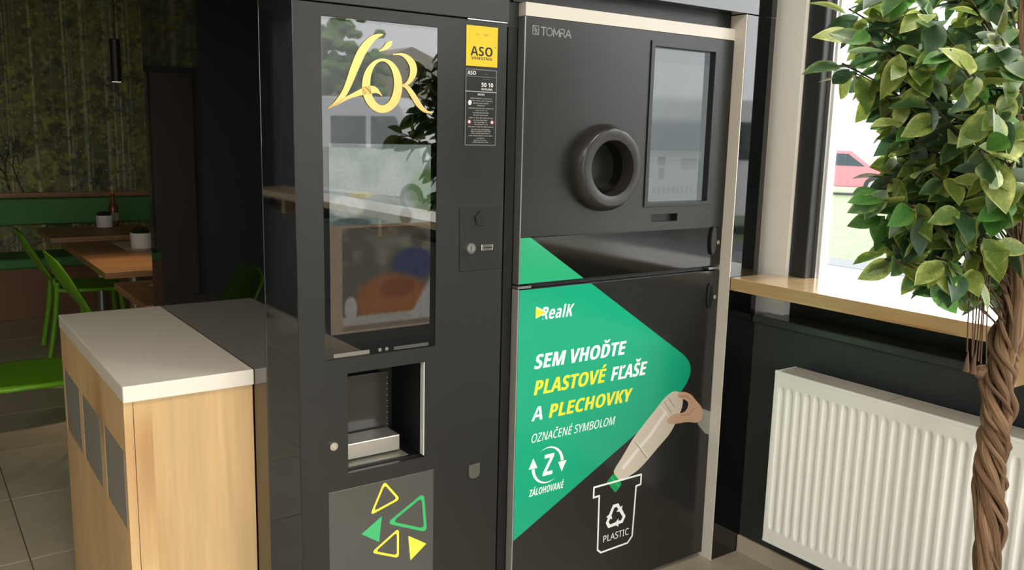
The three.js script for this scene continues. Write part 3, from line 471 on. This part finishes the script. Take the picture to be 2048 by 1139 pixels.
// ------------------------------------------------------------------ artificial ficus
{
  const t = thing('ficus_tree', 'tall artificial ficus with twisted trunk standing before the radiator', 'tree');
  const axis = new THREE.CatmullRomCurve3([[0.72, 2.05, 0.98], [0.69, 1.8, 1.0], [0.679, 1.548, 1.028], [0.659, 1.379, 1.050], [0.636, 1.198, 1.072], [0.601, 1.050, 1.079], [0.581, 0.971, 1.081], [0.572, 0.880, 1.094], [0.556, 0.812, 1.097], [0.542, 0.699, 1.111], [0.527, 0.542, 1.134], [0.520, 0.3, 1.14], [0.518, 0.2, 1.142]].reverse().map((p) => V(...p)));
  const barkTex = dataTex(128, 256, (u, v) => { const a = noise2(u * 8, v * 60, 1e6, 41), b = noise2(u * 30, v * 24, 1e6, 42), m = 0.62 + 0.5 * a * 0.6 + 0.3 * b; return [148 * m, 122 * m, 98 * m]; });
  barkTex.repeat.set(1, 1);
  const barkM = [std({ map: barkTex, color: '#e6dccf', roughness: 0.9, bumpMap: barkTex, bumpScale: 0.004 }), std({ map: barkTex, color: '#c6b7a8', roughness: 0.9, bumpMap: barkTex, bumpScale: 0.004 })];
  // lianas wound round one another
  for (let k = 0; k < 15; k++) {
    const pts = [], ph = k / (k < 7 ? 7 : 8) * 6.2832, R = k < 7 ? 0.019 : 0.027, tw = k < 7 ? 7.5 : 9.5 + (k % 3) * 0.9, top = k < 3 ? 1 : rr(0.72, 0.95);
    for (let i = 0; i <= 70; i++) { const u = i / 70 * top, c = axis.getPoint(u), a = ph + u * tw * 2.2 + Math.sin(u * 21 + k * 1.7) * 0.6, r = R * (1 + 0.2 * Math.sin(u * 37 + k * 2.1) + 0.1 * Math.sin(u * 91 + k)) * (u > 0.6 ? 1 - (u - 0.6) * 1.2 : 1); pts.push(V(c.x + Math.cos(a) * r, c.y, c.z + Math.sin(a) * r)); }
    part('trunk_strand', tube(pts, k < 7 ? rr(0.010, 0.012) : rr(0.0045, 0.0085), 170, 7), barkM[k % 2], t);
  }
  { const b = part('branch_knot', new THREE.IcosahedronGeometry(0.016, 2), barkM[0], t); b.scale.set(1.4, 1.1, 1); b.position.set(0.566, 0.985, 1.05); }
  // aerial roots hanging from the crown
  const rootM = std({ color: '#5b4232', roughness: 0.9 });
  for (let k = 0; k < 7; k++) { const x = 0.470 + k * 0.006, z = 1.045 + k * 0.004, y1 = 1.02 + rr(-0.03, 0.04); part('aerial_root', tube([[x + 0.012, 1.42, z - 0.02], [x, 1.27, z], [x - 0.008 + rr(-0.006, 0.006), 1.14, z + 0.01], [x - 0.026 + rr(-0.01, 0.01), y1, z + 0.028]], 0.0016, 24, 5), rootM, t); }
  for (const [x, y, z] of [[0.44, 1.035, 1.075], [0.455, 1.03, 1.083]]) part('root_tuft', new THREE.ConeGeometry(0.008, 0.05, 7), rootM, t).position.set(x, y, z);
  // leaves: six shapes, several greens
  const leafGeo = (len, wid, fold, curl, twist) => {
    const N = 7, P = [], UV = [], I = [];
    for (let i = 0; i <= N; i++) {
      const s = i / N, w = wid * Math.pow(Math.sin(Math.PI * Math.pow(s, 0.82)), 0.85) * (s > 0.82 ? 1 - (s - 0.82) * 1.6 : 1) * (i === N ? 0 : 1), y = s * len, zc = -curl * s * s * len, a = twist * s;
      for (const e of [-1, 0, 1]) { const x = e * w / 2, z = Math.abs(e) * w * fold; P.push(x * Math.cos(a) - z * Math.sin(a), y, zc + x * Math.sin(a) + z * Math.cos(a)); UV.push(e * 0.5 + 0.5, s); }
    }
    for (let i = 0; i < N; i++) for (let e = 0; e < 2; e++) { const a = i * 3 + e, b = a + 1, c = a + 3, d = c + 1; I.push(a, b, d, a, d, c); }
    const g = new THREE.BufferGeometry(); g.setAttribute('position', new THREE.Float32BufferAttribute(P, 3)); g.setAttribute('uv', new THREE.Float32BufferAttribute(UV, 2)); g.setIndex(I); g.computeVertexNormals(); return g;
  };
  const shapes = [leafGeo(0.066, 0.036, 0.16, 0.10, 0.2), leafGeo(0.072, 0.038, 0.10, 0.25, -0.3), leafGeo(0.058, 0.033, 0.25, 0.05, 0.1), leafGeo(0.078, 0.042, 0.12, 0.18, 0.35), leafGeo(0.062, 0.034, 0.05, 0.32, -0.15), leafGeo(0.07, 0.036, 0.2, -0.1, 0.25)];
  const greens = [['#58752c', '#8f9c4c'], ['#6d8436', '#a9ae5c'], ['#41662f', '#587d3c'], ['#2f4f2f', '#41633c'], ['#87974a', '#bcc072'], ['#3a5c33', '#748c48'], ['#4c8237', '#68984a']].map(([a, b], k) => {
    const A = new THREE.Color(a).convertLinearToSRGB(), B = new THREE.Color(b).convertLinearToSRGB();
    const map = dataTex(48, 96, (u, v) => { const rib = Math.abs(u - 0.5), e = Math.min(1, Math.max(0, (rib * 2 - 0.45 + (noise2(u * 6, v * 7, 1e6, 50 + k) - 0.5) * 0.7) * 1.8)), vein = (rib < 0.02 || Math.abs(((v * 9 - rib * 4) % 1) - 0.5) < 0.05) ? 1.1 : 1; const n = 0.9 + 0.2 * noise2(u * 20, v * 30, 1e6, 60 + k); return [0, 1, 2].map((i) => { const c = ['r', 'g', 'b'][i]; return (A[c] * (1 - e) + B[c] * e) * 255 * vein * n; }); });
    return phys({ map, roughness: 0.45, transmission: 0.22, thickness: 0, side: THREE.DoubleSide });
  });
  const twigM = std({ color: '#4a3a2a', roughness: 0.9 });
  const tips = [[0.225, 1.670, 0.804], [0.338, 1.803, 0.731], [0.238, 1.727, 0.826], [0.303, 1.637, 0.804], [0.258, 1.600, 0.904], [0.350, 1.539, 0.858], [0.284, 1.474, 0.912], [0.398, 1.450, 0.849], [0.283, 1.397, 0.879], [0.215, 1.359, 0.925], [0.301, 1.296, 0.875], [0.234, 1.218, 0.931], [0.350, 1.204, 0.929], [0.334, 1.232, 1.037], [0.467, 1.246, 1.004], [0.668, 1.161, 1.003], [0.240, 1.491, 1.152], [0.249, 1.682, 1.068], [0.250, 1.587, 1.026], [0.303, 1.361, 0.987], [0.288, 1.457, 1.019], [0.248, 1.689, 0.941], [0.305, 1.772, 0.964], [0.291, 1.568, 1.146], [0.348, 1.463, 1.159], [0.469, 1.276, 0.874], [0.348, 1.368, 1.081], [0.510, 1.815, 0.727], [0.332, 1.722, 1.118], [0.554, 1.509, 0.824],
    [0.42, 1.56, 0.95], [0.40, 1.66, 0.88], [0.45, 1.72, 0.80], [0.42, 1.80, 0.86], [0.36, 1.85, 0.80], [0.30, 1.83, 0.92], [0.44, 1.45, 0.93], [0.46, 1.38, 0.90], [0.47, 1.62, 1.08], [0.50, 1.48, 1.12], [0.46, 1.75, 1.05], [0.27, 1.53, 0.96], [0.33, 1.60, 1.0], [0.28, 1.64, 1.1], [0.34, 1.42, 0.90], [0.25, 1.75, 1.02]];
  for (let i = 0; i < 26; i++) { const a = rr(-1.9, 1.9), el = rr(-0.55, 1.0); tips.push([0.68 + Math.cos(a) * Math.cos(el) * 0.34, 1.68 + Math.sin(el) * 0.4, 1.0 + Math.sin(a) * Math.cos(el) * 0.4]); }
  const all = [], q = new THREE.Quaternion(), up = V(0, 1, 0), eye = V(-1.456, 1.5, 2.01);
  tips.forEach((e, bi) => {
    if (bi > 3 && bi < 13) { e[0] += 0.055; e[2] += 0.02; } else if (bi < 4) { e[0] += 0.04; e[2] += 0.015; }
    if (bi > 8 && bi < 16) e[1] += 0.035;
    const end = V(...e), c0 = axis.getPoint(THREE.MathUtils.clamp(0.58 + (e[1] - 1.2) * 0.36, 0.55, 0.93)), mid = c0.clone().lerp(end, 0.55).add(V(0, 0.05, 0));
    const cv = new THREE.QuadraticBezierCurve3(c0, mid, end), tw = new THREE.TubeGeometry(cv, 14, 0.0022, 5); part('branch', tw, twigM, t);
    const nl = 16;
    for (let k = 0; k < nl; k++) {
      const u = 1 - Math.pow(k / nl, 1.1) * 0.62, p = cv.getPoint(Math.min(1, u)), dir = cv.getTangent(Math.min(1, u));
      const side = V(rr(-1, 1), rr(-0.9, 0.35), rr(-1, 1)); side.addScaledVector(dir, k === 0 ? 1.5 : 0.5); side.y -= 0.35; side.normalize();
      // blade faces up and out, as leaves do
      const nrm = V(-0.35, 0.75, 0.4).add(V(rr(-0.8, 0.8), rr(-0.5, 0.5), rr(-0.8, 0.8))).normalize(); nrm.addScaledVector(side, -nrm.dot(side)).normalize();
      const xx = V(0, 0, 0).crossVectors(side, nrm), m = new THREE.Matrix4().makeBasis(xx, side, nrm), s = rr(0.95, 1.35) * (bi === 16 || bi === 23 ? 1.15 : 1);
      m.scale(V(s, s, s)); m.setPosition(p.x + rr(-0.012, 0.012), p.y + rr(-0.012, 0.012), p.z + rr(-0.012, 0.012));
      all.push({ m, g: Math.floor(rnd() * 6), c: Math.floor(Math.pow(rnd(), 1.0) * 7), d: p.distanceTo(eye) + (p.x > 0.62 && p.z > 0.95 ? 1 : 0) + (p.y > 1.86 ? 1 : 0) });
    }
  });
  all.sort((a, b) => a.d - b.d);
  all.slice(0, 300).forEach((l) => { const o = part('leaf', shapes[l.g], greens[l.c], t); o.matrixAutoUpdate = false; o.matrix.copy(l.m); o.matrix.decompose(o.position, o.quaternion, o.scale); });
  const rest = all.slice(300);
  for (const ci of [1, 3, 5]) { const gs = rest.filter((l) => [1, 3, 5][l.c % 3] === ci).map((l) => shapes[l.g].clone().applyMatrix4(l.m)); const o = part('inner_foliage', merge(gs), greens[ci], t); o.userData.kind = 'stuff'; }
  const pot = new THREE.LatheGeometry([[0, 0], [0.13, 0], [0.145, 0.02], [0.17, 0.26], [0.175, 0.27], [0.165, 0.27], [0.16, 0.24], [0, 0.235]].map((p) => new THREE.Vector2(...p)), 40);
  part('pot', pot, std({ color: '#3a3a3a', roughness: 0.5 }), t).position.set(0.518, 0, 1.142);
}

// ------------------------------------------------------------------ dining corner
function makeChair(label) {
  const t = thing('plastic_chair', label, 'chair', [0, 0, 0], 'lime green plastic chairs in the dining corner');
  // faces +x; the back leans to -x
  const seat = new RoundedBoxGeometry(0.42, 0.022, 0.43, 3, 0.011), p = seat.attributes.position;
  for (let i = 0; i < p.count; i++) { const x = p.getX(i), z = p.getZ(i); p.setY(i, p.getY(i) - 0.018 * (1 - (z / 0.22) ** 2) + (x > 0.12 ? -1.5 * (x - 0.12) ** 2 : 0)); }
  seat.computeVertexNormals(); part('seat', seat, M.lime, t).position.set(0, 0.452, 0);
  const N = 10, K = 10, P = [], I = [], th = 0.012;
  for (const s of [0, 1]) for (let j = 0; j <= N; j++) for (let i = 0; i <= K; i++) {
    const v = j / N, u = i / K * 2 - 1, y = 0.47 + 0.37 * v - 0.03 * u * u * v, x = -0.20 - 0.17 * Math.pow(v, 1.15) - 0.05 * (1 - u * u) * Math.sin(v * Math.PI * 0.8) - s * th, hw = 0.195 + 0.03 * Math.sin(v * 2.6);
    P.push(x, y, u * hw);
  }
  const id = (s, j, i) => s * (N + 1) * (K + 1) + j * (K + 1) + i, quad = (a, b, c, d) => I.push(a, b, c, a, c, d);
  for (let j = 0; j < N; j++) for (let i = 0; i < K; i++) { quad(id(0, j, i), id(0, j + 1, i), id(0, j + 1, i + 1), id(0, j, i + 1)); quad(id(1, j, i), id(1, j, i + 1), id(1, j + 1, i + 1), id(1, j + 1, i)); }
  for (let j = 0; j < N; j++) { quad(id(0, j, 0), id(1, j, 0), id(1, j + 1, 0), id(0, j + 1, 0)); quad(id(0, j, K), id(0, j + 1, K), id(1, j + 1, K), id(1, j, K)); }
  for (let i = 0; i < K; i++) { quad(id(0, N, i), id(1, N, i), id(1, N, i + 1), id(0, N, i + 1)); quad(id(0, 0, i), id(0, 0, i + 1), id(1, 0, i + 1), id(1, 0, i)); }
  const g = new THREE.BufferGeometry(); g.setAttribute('position', new THREE.Float32BufferAttribute(P, 3)); g.setIndex(I); g.computeVertexNormals();
  const bm = M.lime.clone(); bm.side = THREE.DoubleSide; part('backrest', g, bm, t);
  for (const s of [-1, 1]) { part('leg', tube([[0.17, 0.445, s * 0.18], [0.19, 0.2, s * 0.20], [0.205, 0.012, s * 0.215]], 0.016, 12, 8), M.lime, t); part('leg', tube([[-0.20, 0.50, s * 0.19], [-0.22, 0.3, s * 0.20], [-0.27, 0.012, s * 0.215]], 0.018, 12, 8), M.lime, t); part('armrest', tube([[-0.22, 0.53, s * 0.195], [-0.2, 0.46, s * 0.2], [0.0, 0.445, s * 0.215], [0.18, 0.44, s * 0.2]], 0.012, 16, 6), M.lime, t); }
  return t;
}
{
  const c0 = makeChair('lime green plastic chair pulled out beside the white topped counter');
  const place = (o, x, z, r, label) => { o.position.set(x, 0, z); o.rotation.y = r; if (label) o.userData.label = label; };
  const copy = () => { const o = c0.clone(); o.name = numbered('plastic_chair'); o.userData = { ...c0.userData }; scene.add(o); return o; };
  place(c0, -1.05, -2.10, 0.04);
  place(copy(), -0.43, -3.08, 0.0, 'lime green plastic chair tucked under the near pair of tables');
  place(copy(), -0.44, -4.30, -0.04, 'lime green plastic chair standing nearest the green bench');
  place(copy(), 0.22, -3.10, Math.PI, 'lime green plastic chair across the table from the paper sheet');
  place(copy(), 0.2, -2.1, Math.PI, 'lime green plastic chair at the table with the metal tray');
}
function dinTable(label, x0, x1, z0, z1) {
  const t = thing('dining_table', label, 'table', [0, 0, 0], 'oak topped tables');
  box('table_top', [x0, x1, 0.715, 0.75, z0, z1], M.table, t, 0.003);
  const cx = (x0 + x1) / 2, cz = (z0 + z1) / 2; part('column', cyl(0.035, 0.035, 0.69, 18), M.alu, t).position.set(cx, 0.37, cz); part('foot', cyl(0.13, 0.14, 0.022, 30), M.alu, t).position.set(cx, 0.012, cz); box('top_plate', [cx - 0.12, cx + 0.12, 0.705, 0.7155, cz - 0.12, cz + 0.12], M.alu, t);
}
dinTable('oak topped table below the green backrest with potted succulent and bottle', -0.63, 0.08, -5.12, -4.43);
dinTable('oak topped table with white potted plant and paper sheet', -0.60, 0.10, -4.14, -3.455);
dinTable('oak topped table pushed against the one with the paper sheet', -0.60, 0.10, -3.45, -2.80);
dinTable('oak topped table with a metal tray, behind the counter', -0.62, 0.08, -2.47, -1.83);
function potted(label, x, z, s) {
  const t = thing('potted_plant', label, 'plant', [x, 0.75, z], 'small potted plants on tables');
  const g = new THREE.LatheGeometry([[0, 0], [0.058, 0], [0.062, 0.004], [0.066, 0.1], [0.061, 0.1], [0.058, 0.086], [0, 0.084]].map((p) => new THREE.Vector2(p[0] * s, p[1] * s)), 32); part('pot', g, M.ceramic, t);
  for (let i = 0; i < 26; i++) { const a = i * 2.4, r = 0.045 * s * Math.sqrt(i / 26), l = part('succulent_leaf', new THREE.SphereGeometry(1, 8, 6), M.plantDark, t); l.scale.set(0.008 * s, 0.024 * s, 0.012 * s); l.position.set(Math.cos(a) * r, (0.098 + 0.018 * (1 - i / 26)) * s, Math.sin(a) * r); l.rotation.set(Math.sin(a) * 0.7, 0, -Math.cos(a) * 0.7); }
}
potted('round white pot with dark succulent, on the table below the green backrest', -0.19, -5.0, 0.88);
potted('round white pot with dark succulent, beside the paper sheet', -0.222, -3.70, 0.96);
{
  const t = thing('sauce_bottle', 'brown glass bottle behind the white pot below the green backrest', 'bottle', [-0.115, 0.75, -5.06]);
  part('bottle', new THREE.LatheGeometry([[0, 0], [0.034, 0], [0.036, 0.01], [0.036, 0.12], [0.03, 0.15], [0.015, 0.19], [0.014, 0.24], [0.0, 0.24]].map((p) => new THREE.Vector2(...p)), 24), std({ color: '#6b3f1f', roughness: 0.2 }), t);
  part('cap', cyl(0.016, 0.016, 0.025, 16), std({ color: '#a8793f', roughness: 0.5 }), t).position.y = 0.252; part('bottle_label', cyl(0.0365, 0.0365, 0.06, 24), std({ color: '#9b8a6a', roughness: 0.7 }), t).position.y = 0.07;
}
{ const p = box('paper_sheet', [-0.33, -0.19, 0.7502, 0.7512, -4.06, -3.60], std({ color: '#d8cba8', roughness: 0.8 })); p.userData = { label: 'pale paper sheet lying on the table by a white pot', category: 'paper' }; }
{
  const t = thing('metal_tray', 'small shiny metal tray on the table behind the counter', 'tray', [-0.46, 0.75, -2.2]);
  part('dish', new THREE.LatheGeometry([[0, 0.002], [0.05, 0.002], [0.062, 0.018], [0.064, 0.018], [0.052, 0], [0, 0]].map((p) => new THREE.Vector2(...p)), 28), M.chrome, t);
  part('knob', cyl(0.012, 0.016, 0.03, 16), M.chrome, t).position.y = 0.017;
}
{
  const t = thing('bench', 'green upholstered bench along the birch forest wall', 'bench');
  box('base', [-1.84, 1.05, 0, 0.395, -5.99, -5.53], M.brown, t, 0.004); box('seat', [-1.84, 1.05, 0.396, 0.475, -5.99, -5.5], M.benchGreen, t, 0.02); box('backrest', [-1.84, 1.05, 0.69, 0.9, -5.998, -5.92], M.benchGreen, t, 0.015);
}
{
  const t = thing('pendant_lamp', 'slim black cylinder pendant lamp before the birch wallpaper', 'lamp', [-0.455, 1.72, -3.0]);
  part('shade', new THREE.LatheGeometry([[0, 0.216], [0.024, 0.216], [0.026, 0.212], [0.026, 0.0], [0.0235, 0.0], [0.0235, 0.03]].map((p) => new THREE.Vector2(...p)), 28), M.black, t);
  part('cord', cyl(0.003, 0.003, 0.815, 8), M.black, t).position.y = 0.6235;
  part('bulb', cyl(0.022, 0.022, 0.006, 24), std({ color: '#fff4dc', emissive: '#ffe9c4', emissiveIntensity: 0.3 }), t).position.y = 0.0025;
  const l = new THREE.SpotLight('#ffe3b8', 0.35, 6, 0.6, 0.6); l.position.set(0, -0.004, 0); l.target.position.set(0, -1, 0); l.castShadow = true; t.add(l, l.target);
}

// ------------------------------------------------------------------ outside the windows
{
  const lawn = part('lawn', metreUV(bgeo(-70, 90, -0.3, -0.16, -80, 80)), std({ roughness: 0.95, map: dataTex(256, 256, (u, v) => { const n = 0.8 + 0.4 * noise2(u * 24, v * 24, 24, 70) * noise2(u * 90, v * 90, 90, 71) + 0.15 * noise2(u * 6, v * 6, 6, 72); return [88 * n, 101 * n, 72 * n]; }) })); struct(lawn, 'pale green lawn beyond the window', 'lawn');
  const pav = box('pavement', [1.3, 8.9, -0.2, -0.15, -70, 60], std({ color: '#5e6061', roughness: 0.85 })); struct(pav, 'pale grey paved strip outside the window', 'pavement');
  const kb = box('kerb_strip', [8.9, 9.6, -0.2, -0.145, -70, 60], std({ color: '#4d5153', roughness: 0.9 })); struct(kb, 'grey kerb strip between pavement and lawn', 'kerb');
  function vehicle(name, label, category, pos, turn, sx, paint, prof, glassProf, wheels, half) {
    const t = thing(name, label, category, pos); t.rotation.y = turn;
    const g = extr(poly(prof), half * 2, 0.03); g.translate(0, 0, -half); part('body', g, paint, t);
    const gm = phys({ color: '#3a4448', roughness: 0.05 });
    for (const s of [-1, 1]) for (const w of glassProf) { const k = extr(poly(w), 0.01); k.translate(0, 0, s > 0 ? half + 0.031 : -half - 0.041); part('side_window', k, gm, t); }
    for (const x of wheels) for (const s of [-1, 1]) { const w = part('wheel', cyl(0.31, 0.31, 0.2, 24).rotateX(Math.PI / 2), M.black, t); w.position.set(x, 0.31, s * (half - 0.06)); part('hub', cyl(0.18, 0.18, 0.02, 16).rotateX(Math.PI / 2), M.alu, w).position.z = s * 0.1; }
    return t;
  }
  const red = phys({ color: '#a2636a', roughness: 0.3 }), white = std({ color: '#d9dad8', roughness: 0.35 });  // car red is paled: the glare through the window is put into its paint
  vehicle('parked_car', 'red car parked beyond the lawn, seen through the window', 'car', [23.6, -0.16, -15.4], -0.96, 1, red, [[-2.05, 0.3], [2.05, 0.3], [2.1, 0.62], [1.95, 0.78], [1.15, 0.92], [0.55, 1.38], [-1.15, 1.42], [-1.85, 0.98], [-2.08, 0.9]], [[[-1.5, 0.96], [-1.1, 1.32], [-0.35, 1.32], [-0.35, 0.94]], [[-0.27, 0.94], [-0.27, 1.32], [0.48, 1.3], [0.98, 0.93]]], [-1.3, 1.3], 0.8);
  const vanP = [[-2.5, 0.35], [2.5, 0.35], [2.55, 0.9], [1.9, 1.15], [1.35, 2.1], [1.1, 2.3], [-2.5, 2.35]], vanG = [[[0.55, 1.3], [0.55, 1.95], [1.2, 1.95], [1.6, 1.3]], [[-0.6, 1.3], [-0.6, 1.95], [0.4, 1.95], [0.4, 1.3]]];
  vehicle('delivery_van', 'white van parked on the pavement outside the long window', 'van', [10.5, -0.15, 9.6], 0.72, 1, white, vanP, vanG, [-1.6, 1.65], 0.9);
  vehicle('delivery_van', 'white van parked farther along the pavement', 'van', [7.4, -0.15, 15.5], 1.2, 1, white, vanP, vanG, [-1.6, 1.65], 0.9);
  // houses and trees mirrored in the machine fronts
  const hw = std({ color: '#a39a86', roughness: 0.9 }), hr = std({ color: '#a3977c', roughness: 0.9 });
  const house = (label, x, z, w, d, h) => { const t = thing('house', label, 'building', [x, -0.16, z]); box('walls', [-w / 2, w / 2, 0, h, -d / 2, d / 2], hw, t); const r = extr(poly([[-w / 2 - 0.4, h], [w / 2 + 0.4, h], [0, h + w * 0.2]]), d + 0.8); r.translate(0, 0, -d / 2 - 0.4); part('roof', r, hr, t); for (let k = -1; k <= 1; k++) { const q = box('window', [-w / 2 - 0.04, -w / 2, h * 0.35, h * 0.75, k * d * 0.28 - 0.6, k * d * 0.28 + 0.6], M.grey, t); box('pane', [-w / 2 - 0.05, -w / 2 - 0.041, h * 0.38, h * 0.72, k * d * 0.28 - 0.5, k * d * 0.28 + 0.5], M.tomraGloss, q); const q2 = box('window', [k * w * 0.28 - 0.6, k * w * 0.28 + 0.6, h * 0.35, h * 0.75, -d / 2 - 0.04, -d / 2], M.grey, t); box('pane', [k * w * 0.28 - 0.5, k * w * 0.28 + 0.5, h * 0.38, h * 0.72, -d / 2 - 0.05, -d / 2 - 0.041], M.tomraGloss, q2); } };
  house('low beige house behind the vans', 17, 36, 12, 8, 2.8); house('low beige house behind the lawn trees', 40, 22, 8, 14, 3.4);
  const crown = std({ color: '#6c8a48', roughness: 0.9 }), crown2 = std({ color: '#37492f', roughness: 0.9 });
  const oneTree = (label, x, z, h, m) => {
    const t = thing('garden_tree', label, 'tree', [x, -0.16, z], 'garden trees outside'); part('trunk', cyl(0.12, 0.2, h * 0.5, 10), rootBrown, t).position.y = h * 0.25;
    const gs = []; for (let i = 0; i < 170; i++) { const a = rr(0, 6.28), e = Math.acos(rr(-1, 1)), r = Math.cbrt(rnd()) * h * 0.3, g = new THREE.IcosahedronGeometry(h * rr(0.025, 0.06), 0); g.scale(1, 0.7, 1); g.rotateY(rr(0, 3)); g.translate(Math.sin(e) * Math.cos(a) * r, h * 0.66 + Math.cos(e) * r * 1.15, Math.sin(e) * Math.sin(a) * r); gs.push(g); }
    part('crown', merge(gs), m, t);
  };
  const rootBrown = std({ color: '#4b3a2c', roughness: 0.9 });
  oneTree('broad green tree behind the farther van', 9.9, 23, 5.2, crown); oneTree('green tree beside the beige house', 6.2, 27, 5, crown); oneTree('dark tree beyond the lawn', 26, 15, 7, crown2); oneTree('dark tall tree beyond the lawn', 33, 17, 8, crown2); oneTree('dark tree near the parked car side of lawn', 36, 9, 7, crown2); oneTree('green tree behind the nearer van', 17, 21, 6, crown);
}
renderer.render(scene, camera);
